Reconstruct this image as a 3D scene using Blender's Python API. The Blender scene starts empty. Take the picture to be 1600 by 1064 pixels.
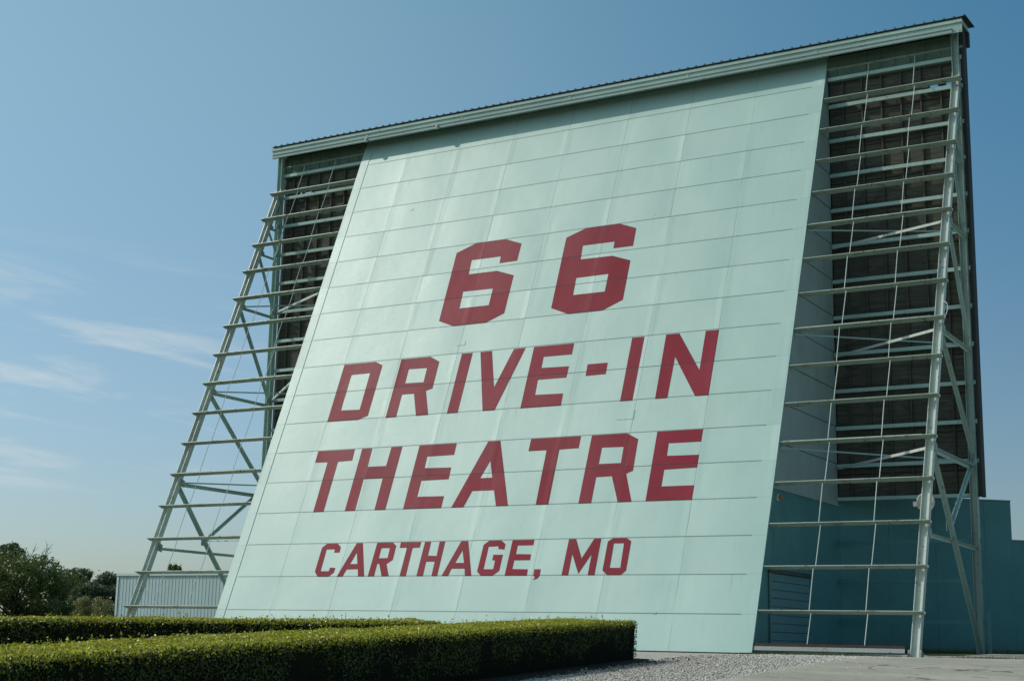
import bpy, bmesh, math, random
import numpy as np
from mathutils import Vector, Matrix, noise
R = math.radians
random.seed(7)
rng = np.random.default_rng(7)
scene = bpy.context.scene
C = scene.collection

# ------------------------------------------------------------------ camera
CAM = Vector((31.813, -42.779, 0.138))
cr = Vector((0.8638834, 0.50326296, 0.02078131))
cu = Vector((0.08388568, -0.18443187, 0.97925894))
cf = Vector((-0.49665749, 0.84422229, 0.20154419))
cam_d = bpy.data.cameras.new('camera')
cam_d.sensor_width = 36.0
cam_d.lens = 2297.8 / 1600 * 36
cam_d.clip_start = 0.1
cam_d.clip_end = 5000
cam = bpy.data.objects.new('camera', cam_d)
C.objects.link(cam)
M3 = Matrix((cr, cu, -cf)).transposed()
cam.matrix_world = Matrix.Translation(CAM) @ M3.to_4x4()
scene.camera = cam

# ------------------------------------------------------------------ sky, sun, exposure
SUN = Vector((-0.67, -0.31, 0.67)).normalized()
sun_el = math.asin(SUN.z)
sun_az = math.atan2(SUN.x, SUN.y)          # clockwise from +Y
world = bpy.data.worlds.new('World')
scene.world = world
world.use_nodes = True
wn = world.node_tree.nodes
wl = world.node_tree.links
wn.clear()
w_out = wn.new('ShaderNodeOutputWorld')
w_bg = wn.new('ShaderNodeBackground')
w_bg.inputs['Strength'].default_value = 0.10
sky = wn.new('ShaderNodeTexSky')
sky.sky_type = 'NISHITA'
sky.sun_disc = False
sky.sun_elevation = sun_el
sky.sun_rotation = sun_az
sky.altitude = 300
sky.air_density = 1.0
sky.dust_density = 1.6
sky.ozone_density = 1.6
tint = wn.new('ShaderNodeMix'); tint.data_type = 'RGBA'; tint.blend_type = 'MULTIPLY'
tint.inputs[0].default_value = 1.0
wl.new(sky.outputs[0], tint.inputs[6])
# thin wisps of cloud low in the sky
tc = wn.new('ShaderNodeTexCoord')
def wmath(op, a, b=None, c=None, clamp=False):
    n = wn.new('ShaderNodeMath'); n.operation = op; n.use_clamp = clamp
    for i, v in enumerate((a, b, c)):
        if v is None: continue
        if isinstance(v, (int, float)): n.inputs[i].default_value = v
        else: wl.new(v, n.inputs[i])
    return n.outputs[0]
sep = wn.new('ShaderNodeSeparateXYZ'); wl.new(tc.outputs['Generated'], sep.inputs[0])
azn = wmath('ARCTAN2', sep.outputs[0], sep.outputs[1])
eln = wmath('ARCSINE', sep.outputs[2])
# clear deep blue away from the sun, paler towards it and towards the horizon
def wmap(v, a, b):
    n = wn.new('ShaderNodeMapRange'); n.interpolation_type = 'SMOOTHSTEP'
    n.inputs['From Min'].default_value = a; n.inputs['From Max'].default_value = b
    wl.new(v, n.inputs['Value']); return n.outputs[0]
def wmix(f, a, b):
    n = wn.new('ShaderNodeMix'); n.data_type = 'RGBA'; wl.new(f, n.inputs[0])
    for s_, v in ((6, a), (7, b)):
        if isinstance(v, tuple): n.inputs[s_].default_value = (*v, 1)
        else: wl.new(v, n.inputs[s_])
    return n.outputs[2]
side = wmath('ADD', wmath('MULTIPLY', sep.outputs[0], -0.862), wmath('MULTIPLY', sep.outputs[1], -0.507))
fside = wmap(side, -0.42, 0.20)
fel = wmap(eln, 0.02, 0.50)
T0 = (0.80, 1.055, 0.92)
q_ = lambda a: tuple(x * y for x, y in zip(a, T0))
wl.new(wmix(fside, wmix(fel, q_((.93, .78, .92)), q_((.56, .95, 1.15))), wmix(fel, q_((1.17, .99, 1.20)), q_((1.66, 1.52, 1.42)))), tint.inputs[7])
comb = wn.new('ShaderNodeCombineXYZ')
skew = wmath('MULTIPLY_ADD', azn, 0.10, eln)
wl.new(wmath('MULTIPLY', azn, 7.0), comb.inputs[0])
wl.new(wmath('MULTIPLY', skew, 55.0), comb.inputs[1])
cn = wn.new('ShaderNodeTexNoise'); cn.inputs['Scale'].default_value = 1.0
cn.inputs['Detail'].default_value = 6; cn.inputs['Roughness'].default_value = 0.55
cn.inputs['Distortion'].default_value = 0.5
wl.new(comb.outputs[0], cn.inputs['Vector'])
cm = wn.new('ShaderNodeMapRange'); cm.interpolation_type = 'SMOOTHSTEP'
cm.inputs['From Min'].default_value = 0.47; cm.inputs['From Max'].default_value = 0.72
wl.new(cn.outputs['Fac'], cm.inputs['Value'])
band = wn.new('ShaderNodeMapRange'); band.interpolation_type = 'SMOOTHSTEP'
band.inputs['From Min'].default_value = 0.265; band.inputs['From Max'].default_value = 0.19
wl.new(eln, band.inputs['Value'])
band2 = wn.new('ShaderNodeMapRange'); band2.interpolation_type = 'SMOOTHSTEP'
band2.inputs['From Min'].default_value = 0.07; band2.inputs['From Max'].default_value = 0.12
wl.new(eln, band2.inputs['Value'])
azm = wn.new('ShaderNodeMapRange'); azm.interpolation_type = 'SMOOTHSTEP'
azm.inputs['From Min'].default_value = -0.66; azm.inputs['From Max'].default_value = -0.80
wl.new(azn, azm.inputs['Value'])
cfac = wmath('MULTIPLY', wmath('MULTIPLY', wmath('MULTIPLY', cm.outputs[0], band.outputs[0]), band2.outputs[0]),
             wmath('MULTIPLY', azm.outputs[0], 0.62), clamp=True)
cmix = wn.new('ShaderNodeMix'); cmix.data_type = 'RGBA'
wl.new(cfac, cmix.inputs[0]); wl.new(tint.outputs[2], cmix.inputs[6])
cmix.inputs[7].default_value = (6.3, 7.0, 7.1, 1)
wl.new(cmix.outputs[2], w_bg.inputs['Color'])
wl.new(w_bg.outputs[0], w_out.inputs['Surface'])

sun_d = bpy.data.lights.new('sun', 'SUN')
sun_d.energy = 2.35
sun_d.angle = R(0.55)
sun_d.color = (1.0, 0.93, 0.84)
sun = bpy.data.objects.new('sun', sun_d)
C.objects.link(sun)
sun.rotation_euler = SUN.to_track_quat('Z', 'Y').to_euler()
sun.location = (0, 0, 60)

scene.view_settings.view_transform = 'Standard'
scene.view_settings.look = 'None'
scene.view_settings.exposure = 0.0
scene.view_settings.gamma = 1.0
scene.render.resolution_x = 1024
scene.render.resolution_y = 680
scene.render.engine = 'CYCLES'

# ------------------------------------------------------------------ dimensions of the screen tower
S = 1.2192                     # spacing of the rails up the slope
TH = 0.3729842                 # lean of the painted face
W = 18.0                       # width of the painted face
ZT = 18.12                     # height of rail zero
sT, cT = math.sin(TH), math.cos(TH)
DZ = S * cT                    # vertical step between rails
XL, XR = -3.97, 22.02          # centre lines of the outer frames
def sl(x, i, n=0.0):           # point on the leaning plane: rail number i, n metres in front
    return Vector((x, -i * S * sT - n * cT, ZT - i * S * cT + n * sT))
fdir = Vector((cf.x, cf.y, 0)).normalized()
rdir = Vector((fdir.y, -fdir.x, 0))
def hgt(x, y):
    f = (x - CAM.x) * fdir.x + (y - CAM.y) * fdir.y
    if f >= 35: z = 0.0
    elif f >= 27: z = -.11 * ((35 - f) / 8) ** 3.2
    else: z = -.11 - .044 * (27 - f)
    t = min(max((y + 6) / 3.0, 0), 1)
    if f > 30: z += .12 * t * t * (3 - 2 * t)
    if f > 48:
        r = (x - CAM.x) * rdir.x + (y - CAM.y) * rdir.y
        k = min(max((f - 48) / 25, 0), 1)
        z += 0.35 * k * min(max((-r - 12) / 10, 0), 1)
    return z
def vf(r, f, z=None):          # ground position from metres right of and ahead of the camera
    x = CAM.x + r * rdir.x + f * fdir.x
    y = CAM.y + r * rdir.y + f * fdir.y
    return Vector((x, y, hgt(x, y) if z is None else z))

# ------------------------------------------------------------------ mesh helpers
class MB:
    def __init__(self): self.v = []; self.f = []
    def add(self, vs, fs):
        k = len(self.v)
        self.v += [tuple(v) for v in vs]
        self.f += [tuple(k + i for i in f) for f in fs]
    def box(self, x0, x1, y0, y1, z0, z1):
        vs = [(x, y, z) for x in (x0, x1) for y in (y0, y1) for z in (z0, z1)]
        self.add(vs, [(0,1,3,2), (4,6,7,5), (0,4,5,1), (2,3,7,6), (0,2,6,4), (1,5,7,3)])
    def sweep(self, p0, p1, prof, side):
        """extrude the closed outline prof [(s,u)] from p0 to p1; side = direction of s"""
        p0, p1 = Vector(p0), Vector(p1)
        a = (p1 - p0).normalized()
        s = (side - a * side.dot(a)).normalized()
        u = a.cross(s)
        n = len(prof)
        vs = [p0 + s * x + u * y for x, y in prof] + [p1 + s * x + u * y for x, y in prof]
        fs = [(i, (i + 1) % n, n + (i + 1) % n, n + i) for i in range(n)]
        self.add(vs, fs + [tuple(range(n))[::-1], tuple(range(n, 2 * n))])
    def prism(self, pts, d):
        d = Vector(d); n = len(pts)
        vs = [Vector(p) for p in pts] + [Vector(p) + d for p in pts]
        self.add(vs, [(i, (i + 1) % n, n + (i + 1) % n, n + i) for i in range(n)] +
                 [tuple(range(n))[::-1], tuple(range(n, 2 * n))])
    def tube(self, pts, rad, seg=8, caps=True):
        pts = [Vector(p) for p in pts]
        if not isinstance(rad, (list, tuple)): rad = [rad] * len(pts)
        k = len(self.v); ref = Vector((0.31, 0.77, 0.55))
        for j, p in enumerate(pts):
            a = (pts[min(j + 1, len(pts) - 1)] - pts[max(j - 1, 0)]).normalized()
            s = a.cross(ref).normalized(); u = a.cross(s)
            for q in range(seg):
                t = 2 * math.pi * q / seg
                self.v.append(tuple(p + (s * math.cos(t) + u * math.sin(t)) * rad[j]))
        for j in range(len(pts) - 1):
            for q in range(seg):
                a0 = k + j * seg + q; a1 = k + j * seg + (q + 1) % seg
                self.f.append((a0, a1, a1 + seg, a0 + seg))
        if caps:
            self.f.append(tuple(k + q for q in range(seg))[::-1])
            self.f.append(tuple(k + (len(pts) - 1) * seg + q for q in range(seg)))
    def lathe(self, prof, origin, axis, seg=20):
        """prof = [(r, h)] turned round axis"""
        axis = Vector(axis).normalized(); origin = Vector(origin)
        s = axis.orthogonal().normalized(); u = axis.cross(s); k = len(self.v); n = len(prof)
        for r, hh in prof:
            for q in range(seg):
                t = 2 * math.pi * q / seg
                self.v.append(tuple(origin + axis * hh + (s * math.cos(t) + u * math.sin(t)) * max(r, 1e-4)))
        for j in range(n - 1):
            for q in range(seg):
                a0 = k + j * seg + q; a1 = k + j * seg + (q + 1) % seg
                self.f.append((a0, a1, a1 + seg, a0 + seg))
        self.f.append(tuple(k + q for q in range(seg))[::-1])
        self.f.append(tuple(k + (n - 1) * seg + q for q in range(seg)))
    def build(self, name, mat, parent=None, smooth=False):
        me = bpy.data.meshes.new(name)
        me.from_pydata(self.v, [], self.f)
        me.validate(); me.update()
        bm = bmesh.new(); bm.from_mesh(me)
        bmesh.ops.recalc_face_normals(bm, faces=bm.faces)
        bm.to_mesh(me); bm.free()
        if smooth: me.polygons.foreach_set('use_smooth', [True] * len(me.polygons))
        me.materials.append(mat)
        o = bpy.data.objects.new(name, me)
        C.objects.link(o)
        if parent: o.parent = parent
        return o
def tag(o, label=None, cat=None, group=None, kind=None):
    if label: o['label'] = label
    if cat: o['category'] = cat
    if group: o['group'] = group
    if kind: o['kind'] = kind
    return o
def empty(name, loc, label, cat, group=None):
    o = bpy.data.objects.new(name, None); C.objects.link(o)
    o.location = loc; o.empty_display_size = 0.3
    return tag(o, label, cat, group)
def under(o, parent):
    """parent o to an Empty while keeping its mesh where it was modelled"""
    o.parent = parent
    o.matrix_parent_inverse = Matrix.Translation(-Vector(parent.location))
    return o
def mesh_np(name, verts, faces, mat, smooth=False, parent=None):
    """verts (N,3), faces (M,k) numpy arrays"""
    me = bpy.data.meshes.new(name)
    k = faces.shape[1]
    me.vertices.add(len(verts)); me.vertices.foreach_set('co', verts.astype(np.float32).ravel())
    me.loops.add(faces.size); me.loops.foreach_set('vertex_index', faces.astype(np.int32).ravel())
    me.polygons.add(len(faces)); me.polygons.foreach_set('loop_start', np.arange(0, faces.size, k, dtype=np.int32))
    me.update(calc_edges=True); me.validate()
    if smooth: me.polygons.foreach_set('use_smooth', [True] * len(me.polygons))
    me.materials.append(mat)
    o = bpy.data.objects.new(name, me); C.objects.link(o)
    if parent: under(o, parent)
    return o

# ------------------------------------------------------------------ materials
class Mat:
    def __init__(self, name, rough=0.6, spec=0.5):
        self.m = bpy.data.materials.new(name); self.m.use_nodes = True
        self.n = self.m.node_tree.nodes; self.l = self.m.node_tree.links
        self.b = self.n['Principled BSDF']
        self.b.inputs['Roughness'].default_value = rough
        self.b.inputs['Specular IOR Level'].default_value = spec
        self.tc = self.n.new('ShaderNodeTexCoord')
    def link(self, a, b): self.l.new(a, b)
    def math(self, op, a, b=None, c=None, clamp=False):
        n = self.n.new('ShaderNodeMath'); n.operation = op; n.use_clamp = clamp
        for i, v in enumerate((a, b, c)):
            if v is None: continue
            if isinstance(v, (int, float)): n.inputs[i].default_value = v
            else: self.l.new(v, n.inputs[i])
        return n.outputs[0]
    def noise(self, scale, detail=4, rough=0.55, stretch=(1, 1, 1), coord='Object', dist=0.0, off=(0, 0, 0)):
        mp = self.n.new('ShaderNodeMapping'); mp.inputs['Scale'].default_value = stretch
        mp.inputs['Location'].default_value = off
        self.l.new(self.tc.outputs[coord], mp.inputs[0])
        t = self.n.new('ShaderNodeTexNoise'); t.inputs['Scale'].default_value = scale
        t.inputs['Detail'].default_value = detail; t.inputs['Roughness'].default_value = rough
        t.inputs['Distortion'].default_value = dist
        self.l.new(mp.outputs[0], t.inputs['Vector'])
        return t.outputs['Fac']
    def ramp(self, v, lo, hi, a=0.0, b=1.0, smooth=True):
        n = self.n.new('ShaderNodeMapRange')
        if smooth: n.interpolation_type = 'SMOOTHSTEP'
        n.inputs['From Min'].default_value = lo; n.inputs['From Max'].default_value = hi
        n.inputs['To Min'].default_value = a; n.inputs['To Max'].default_value = b
        self.l.new(v, n.inputs['Value']); return n.outputs[0]
    def mix(self, f, a, b, mode='MIX'):
        n = self.n.new('ShaderNodeMix'); n.data_type = 'RGBA'; n.blend_type = mode
        for s, v in ((0, f), (6, a), (7, b)):
            if isinstance(v, (int, float)): n.inputs[s].default_value = v
            elif isinstance(v, tuple): n.inputs[s].default_value = (*v, 1) if len(v) == 3 else v
            else: self.l.new(v, n.inputs[s])
        return n.outputs[2]
    def color(self, c):
        if isinstance(c, tuple): self.b.inputs['Base Color'].default_value = (*c, 1)
        else: self.l.new(c, self.b.inputs['Base Color'])
    def bump(self, v, strength=0.5, dist=0.01):
        n = self.n.new('ShaderNodeBump'); n.inputs['Strength'].default_value = strength
        n.inputs['Distance'].default_value = dist
        self.l.new(v, n.inputs['Height']); self.l.new(n.outputs[0], self.b.inputs['Normal'])
    def xyz(self, coord='Object'):
        s = self.n.new('ShaderNodeSeparateXYZ'); self.l.new(self.tc.outputs[coord], s.inputs[0]); return s.outputs
    def pos(self):
        g = self.n.new('ShaderNodeNewGeometry'); return g

SEAM0, SEAMS = 0.51 * S, 0.9108 * S          # first lap joint below rail zero and the spacing (metres down the slope)
SEAMX, SEAMW = -0.115, 2.2595                # vertical joints
def sheet_material(name, base, wear, rough, spec):
    """painted sheet cladding: lap joints, puckered sheets, weathered paint (local x across, y up the slope)"""
    k = Mat(name, rough, spec)
    x, y, z = k.xyz()
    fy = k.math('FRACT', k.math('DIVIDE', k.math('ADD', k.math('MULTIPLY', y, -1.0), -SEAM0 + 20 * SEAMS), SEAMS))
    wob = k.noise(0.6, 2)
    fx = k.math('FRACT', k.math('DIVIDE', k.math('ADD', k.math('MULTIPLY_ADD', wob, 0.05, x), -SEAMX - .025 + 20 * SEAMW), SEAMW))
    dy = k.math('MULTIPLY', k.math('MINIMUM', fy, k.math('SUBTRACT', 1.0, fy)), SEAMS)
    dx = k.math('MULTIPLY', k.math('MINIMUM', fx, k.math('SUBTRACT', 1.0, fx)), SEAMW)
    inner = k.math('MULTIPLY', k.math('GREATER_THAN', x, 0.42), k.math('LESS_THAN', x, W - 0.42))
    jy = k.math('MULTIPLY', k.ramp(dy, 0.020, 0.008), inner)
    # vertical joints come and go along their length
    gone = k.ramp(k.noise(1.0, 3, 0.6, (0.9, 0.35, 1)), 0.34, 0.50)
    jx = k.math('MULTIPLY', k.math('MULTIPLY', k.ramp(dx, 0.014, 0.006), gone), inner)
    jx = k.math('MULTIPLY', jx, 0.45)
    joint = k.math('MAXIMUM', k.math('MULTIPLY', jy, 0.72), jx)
    # paint: slow mottling, faint vertical streaks and small scuffs
    m1 = k.noise(0.35, 4, 0.6)
    m2 = k.noise(1.2, 6, 0.65, (1.6, 0.22, 1))
    m3 = k.noise(9.0, 5, 0.7)
    c = k.mix(k.ramp(m1, 0.3, 0.7), base, tuple(v * f for v, f in zip(base, wear)))
    c = k.mix(k.ramp(m2, 0.50, 0.85, 0, 0.10), c, tuple(min(1, v * 1.22 + .02) for v in base))
    c = k.mix(k.ramp(m3, 0.58, 0.75, 0, 0.22), c, tuple(v * 0.82 for v in base))
    spots = k.ramp(k.noise(2.3, 3, 0.5, off=(3, 9, 1)), 0.76, 0.80, 0, 0.35)
    c = k.mix(spots, c, (0.22, 0.25, 0.20))
    # faint dirt runs below the lap joints, worn brush marks
    run = k.math('MULTIPLY', k.ramp(k.noise(2.6, 5, 0.7, (2.6, 0.16, 1), off=(7, 1, 0)), 0.54, 0.74), k.ramp(fy, 0.75, 0.0, 0.0, 0.34))
    c = k.mix(run, c, tuple(v * 0.55 for v in base))
    brush = k.ramp(k.noise(3.0, 5, 0.75, (1, 3.2, 1), off=(2, 6, 0)), 0.60, 0.78, 0, 0.22)
    c = k.mix(brush, c, tuple(min(1, v * 1.15 + .03) for v in base))
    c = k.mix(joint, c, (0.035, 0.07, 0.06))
    k.color(c)
    # shape: sheets pucker beside the vertical joints, lap steps, roller texture
    cx = k.math('FLOOR', k.math('DIVIDE', k.math('ADD', k.math('MULTIPLY_ADD', wob, 0.05, x), -SEAMX - .025 + 20 * SEAMW), SEAMW))
    cy = k.math('FLOOR', k.math('DIVIDE', k.math('ADD', k.math('MULTIPLY', y, -1.0), -SEAM0 + 20 * SEAMS), SEAMS))
    cv = k.n.new('ShaderNodeCombineXYZ'); k.link(cx, cv.inputs[0]); k.link(cy, cv.inputs[1])
    wnz = k.n.new('ShaderNodeTexWhiteNoise'); wnz.noise_dimensions = '2D'; k.link(cv.outputs[0], wnz.inputs['Vector'])
    wc = k.n.new('ShaderNodeSeparateColor'); k.link(wnz.outputs['Color'], wc.inputs[0])
    pill = k.math('MULTIPLY', k.math('MULTIPLY', fx, k.math('SUBTRACT', 1.0, fx)), 4.0)
    belly = k.math('MULTIPLY', pill, k.math('MULTIPLY_ADD', wc.outputs[0], 0.030, -0.010))
    skewd = k.math('MULTIPLY', k.math('MULTIPLY', pill, k.math('SUBTRACT', fx, 0.5)), k.math('MULTIPLY_ADD', wc.outputs[1], 0.05, -0.025))
    edge = k.math('MULTIPLY', k.ramp(dx, 0.0, 0.22, 1.0, 0.0), k.math('MULTIPLY', wc.outputs[2], 0.006))
    c = k.mix(k.math('MULTIPLY', wc.outputs[1], 0.07), c, (0.20, 0.26, 0.24))
    k.color(c)
    buck = k.noise(0.55, 3, 0.5, (1.0, 0.8, 1), off=(1, 4, 0))
    fine = k.noise(22.0, 4, 0.6)
    hgt_ = k.math('ADD', k.math('ADD', belly, k.math('ADD', skewd, edge)), k.math('MULTIPLY', buck, 0.022))
    hgt_ = k.math('ADD', hgt_, k.math('MULTIPLY', k.math('SUBTRACT', 1.0, fy), -0.006))
    hgt_ = k.math('ADD', hgt_, k.math('MULTIPLY', fine, 0.00012))
    hgt_ = k.math('SUBTRACT', hgt_, k.math('MULTIPLY', joint, 0.004))
    k.bump(hgt_, 1.0, 1.0)
    k.link(k.ramp(m3, 0.3, 0.7, rough - 0.015, rough + 0.02), k.b.inputs['Roughness'])
    return k.m
MINT = (0.370, 0.535, 0.492)
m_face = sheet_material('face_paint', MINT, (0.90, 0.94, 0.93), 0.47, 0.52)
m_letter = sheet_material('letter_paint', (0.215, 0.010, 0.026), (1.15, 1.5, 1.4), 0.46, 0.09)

def painted_steel(name, base, rust=0.5, rough=0.45):
    k = Mat(name, rough, 0.5)
    n1 = k.noise(3.2, 6, 0.7)
    n2 = k.noise(14.0, 5, 0.7)
    n3 = k.noise(0.5, 3, 0.6)
    c = k.mix(k.ramp(n3, 0.3, 0.7), base, tuple(v * 0.80 for v in base))
    c = k.mix(k.ramp(n2, 0.45, 0.7, 0, 0.35), c, tuple(v * 0.62 for v in base))
    n4 = k.noise(26.0, 4, 0.7)
    spots = k.math('MULTIPLY', k.ramp(n1, 0.62 - 0.06 * rust, 0.70 - 0.06 * rust), k.ramp(n2, 0.46, 0.62))
    r = k.math('MAXIMUM', spots, k.ramp(n4, 0.73 - .02 * rust, 0.78, 0, .55 if rust > .3 else .2), clamp=True)
    rc = k.mix(k.ramp(n2, 0.4, 0.7), (0.075, 0.028, 0.014), (0.15, 0.070, 0.035))
    k.color(k.mix(r, c, rc))
    k.link(k.math('MULTIPLY_ADD', r, 0.4, rough), k.b.inputs['Roughness'])
    k.bump(k.math('ADD', n2, r), 0.25, 0.01)
    return k.m
m_steel = painted_steel('pale_green_steel', (0.40, 0.56, 0.49), 0.5)
m_girt = painted_steel('rail_steel', (0.30, 0.40, 0.335), 1.6)
m_leg = painted_steel('leg_steel', (0.58, 0.64, 0.56), 1.1, 0.38)
m_rod = painted_steel('rod_steel', (0.62, 0.68, 0.62), 0.4, 0.35)
m_fascia = painted_steel('fascia_steel', (0.33, 0.46, 0.42), 0.35)
m_baserust = painted_steel('grey_channel', (0.26, 0.31, 0.30), 0.9)
m_post = painted_steel('shaded_post_steel', (0.30, 0.40, 0.34), 0.9)  # darker copy of the pale green steel, shade put into its colour

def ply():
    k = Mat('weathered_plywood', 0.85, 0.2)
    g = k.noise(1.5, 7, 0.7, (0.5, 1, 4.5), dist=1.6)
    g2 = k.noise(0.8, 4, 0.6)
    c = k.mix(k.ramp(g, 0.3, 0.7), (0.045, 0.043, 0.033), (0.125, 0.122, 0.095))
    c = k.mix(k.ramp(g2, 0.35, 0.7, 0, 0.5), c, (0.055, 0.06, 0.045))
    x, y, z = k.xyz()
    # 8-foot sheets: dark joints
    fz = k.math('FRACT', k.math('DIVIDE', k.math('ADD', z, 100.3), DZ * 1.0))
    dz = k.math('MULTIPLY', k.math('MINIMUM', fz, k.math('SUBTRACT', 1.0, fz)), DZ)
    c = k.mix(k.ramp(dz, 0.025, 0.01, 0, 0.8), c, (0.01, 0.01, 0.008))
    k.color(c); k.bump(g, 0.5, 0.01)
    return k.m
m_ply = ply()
def simple(name, base, rough=0.7, var=0.75, scale=3.0, spec=0.4, stretch=(1, 1, 1), bump=0.2):
    k = Mat(name, rough, spec)
    n1 = k.noise(scale, 6, 0.65, stretch); n2 = k.noise(scale * 7, 4, 0.6, stretch)
    c = k.mix(k.ramp(n1, 0.3, 0.7), base, tuple(v * var for v in base))
    c = k.mix(k.ramp(n2, 0.5, 0.75, 0, 0.3), c, tuple(v * 0.6 for v in base))
    k.color(c); k.bump(n2, bump, 0.01)
    return k.m
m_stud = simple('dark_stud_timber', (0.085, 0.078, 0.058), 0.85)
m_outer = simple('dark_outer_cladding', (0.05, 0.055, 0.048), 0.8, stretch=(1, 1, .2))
m_soffit = simple('green_soffit_board', (0.10, 0.16, 0.12), 0.75, scale=1.5)
m_return = simple('pale_return_cladding', (0.37, 0.47, 0.44), 0.6, 0.88, 0.8, stretch=(1, 1, .3))
m_rustlip = simple('rusted_flange', (0.062, 0.030, 0.022), 0.9, 0.6, 5, bump=.5)
def stained(name, base, rough):
    k = Mat(name, rough, 0.35)
    n1 = k.noise(0.5, 5, 0.6); n2 = k.noise(1.6, 6, 0.7, (1, 1, .22)); n3 = k.noise(9, 5, .7)
    x, y, z = k.xyz()
    c = k.mix(k.ramp(n1, 0.3, 0.7), base, tuple(v * .82 for v in base))
    c = k.mix(k.ramp(n2, 0.52, 0.72, 0, 0.35), c, tuple(v * .62 for v in base))
    c = k.mix(k.ramp(n3, 0.58, 0.75, 0, 0.25), c, tuple(min(1, v * 1.5 + .02) for v in base))
    c = k.mix(k.math('MULTIPLY', k.ramp(z, 0.75, 0.1), k.ramp(n3, .3, .6, 0.1, .55)), c, (0.10, 0.105, 0.08))
    k.color(c); k.bump(n3, 0.35, 0.01)
    return k.m
m_teal = stained('teal_masonry_paint_weathered', (0.095, 0.27, 0.265), 0.6)
m_door = simple('grey_teal_door_paint', (0.13, 0.265, 0.27), 0.55, 0.9, 0.9)
m_hood = simple('brown_door_hood', (0.075, 0.085, 0.07), 0.7)
m_white = simple('white_enamel', (0.62, 0.60, 0.52), 0.4, 0.85, 6)
m_lampdark = simple('dark_lamp_casing', (0.035, 0.045, 0.055), 0.5)
m_roof = simple('galvanised_roof_sheet', (0.07, 0.08, 0.08), 0.5, 0.7, 2)
m_conc = simple('concrete', (0.34, 0.33, 0.30), 0.85, 0.75, 4, bump=.4)
m_shedwall = simple('pale_blue_ribbed_steel', (0.50, 0.62, 0.62), 0.5, 0.9, 0.5, stretch=(1, 1, .25))
m_shedtrim = simple('shed_trim_steel', (0.62, 0.72, 0.70), 0.45, 0.9, 1)
m_amber = simple('amber_lens', (0.40, 0.16, 0.08), 0.3)

def ground_mat(name, a, b, scale, grain, rough=0.9, patch=None):
    k = Mat(name, rough, 0.25)
    v = k.n.new('ShaderNodeTexVoronoi'); v.inputs['Scale'].default_value = grain
    k.link(k.tc.outputs['Object'], v.inputs['Vector'])
    n1 = k.noise(scale, 6, 0.65); n2 = k.noise(scale * 9, 5, 0.7)
    c = k.mix(k.ramp(n1, 0.3, 0.7), a, b)
    cs = k.n.new('ShaderNodeSeparateColor'); k.link(v.outputs['Color'], cs.inputs[0])
    c = k.mix(k.ramp(cs.outputs[0], 0, 1, 0, 0.9, False), tuple(x * .62 for x in a), c, 'MIX')
    c = k.mix(k.ramp(n2, 0.55, 0.75, 0, 0.45), c, tuple(x * .45 for x in b))
    if patch: c = k.mix(k.ramp(k.noise(*patch[:2]), patch[2], patch[3], 0, patch[4]), c, patch[5])
    k.color(c)
    k.bump(k.math('ADD', v.outputs['Distance'], n2), 0.8, 0.02)
    return k.m
m_gravel = ground_mat('pale_gravel', (0.62, 0.585, 0.51), (0.52, 0.49, 0.43), 0.7, 38, patch=(1.1, 4, .62, .72, .5, (0.13, 0.085, 0.05)))
m_grass = ground_mat('rough_grass', (0.07, 0.10, 0.03), (0.10, 0.11, 0.045), 0.6, 20)
m_mulch = ground_mat('bark_mulch', (0.075, 0.045, 0.028), (0.04, 0.026, 0.018), 2.0, 26)
def asphalt():
    k = Mat('worn_asphalt', 0.85, 0.3)
    v = k.n.new('ShaderNodeTexVoronoi'); v.inputs['Scale'].default_value = 55
    k.link(k.tc.outputs['Object'], v.inputs['Vector'])
    n1 = k.noise(0.30, 5, 0.6, (1, 1, 1), dist=.6); n2 = k.noise(6, 6, 0.7)
    c = k.mix(k.ramp(n1, 0.35, 0.65), (0.37, 0.345, 0.285), (0.48, 0.45, 0.375))
    st = k.noise(0.9, 5, 0.7, (0.35, 1.8, 1), dist=.8, off=(4, 2, 0))
    c = k.mix(k.ramp(st, 0.50, 0.72, 0, 0.45), c, (0.22, 0.21, 0.18))
    c = k.mix(k.ramp(n2, 0.48, 0.66, 0, 0.55), c, (0.21, 0.20, 0.17))
    ck = k.n.new('ShaderNodeTexVoronoi'); ck.feature = 'DISTANCE_TO_EDGE'; ck.inputs['Scale'].default_value = 0.28
    wv = k.n.new('ShaderNodeVectorMath'); wv.operation = 'ADD'
    nn = k.n.new('ShaderNodeTexNoise'); nn.inputs['Scale'].default_value = 1.2; nn.inputs['Detail'].default_value = 5
    k.link(k.tc.outputs['Object'], nn.inputs['Vector']); k.link(k.tc.outputs['Object'], wv.inputs[0]); k.link(nn.outputs['Color'], wv.inputs[1])
    k.link(wv.outputs[0], ck.inputs['Vector'])
    cr_ = k.math('MULTIPLY', k.ramp(ck.outputs['Distance'], 0.010, 0.002), k.ramp(k.noise(.5, 2), .45, .55))
    c = k.mix(k.math('MULTIPLY', cr_, 0.75), c, (0.05, 0.045, 0.04))
    k.color(c)
    k.bump(k.math('SUBTRACT', k.math('ADD', v.outputs['Distance'], n2), cr_), 0.6, 0.01)
    return k.m
m_asphalt = asphalt()
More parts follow.
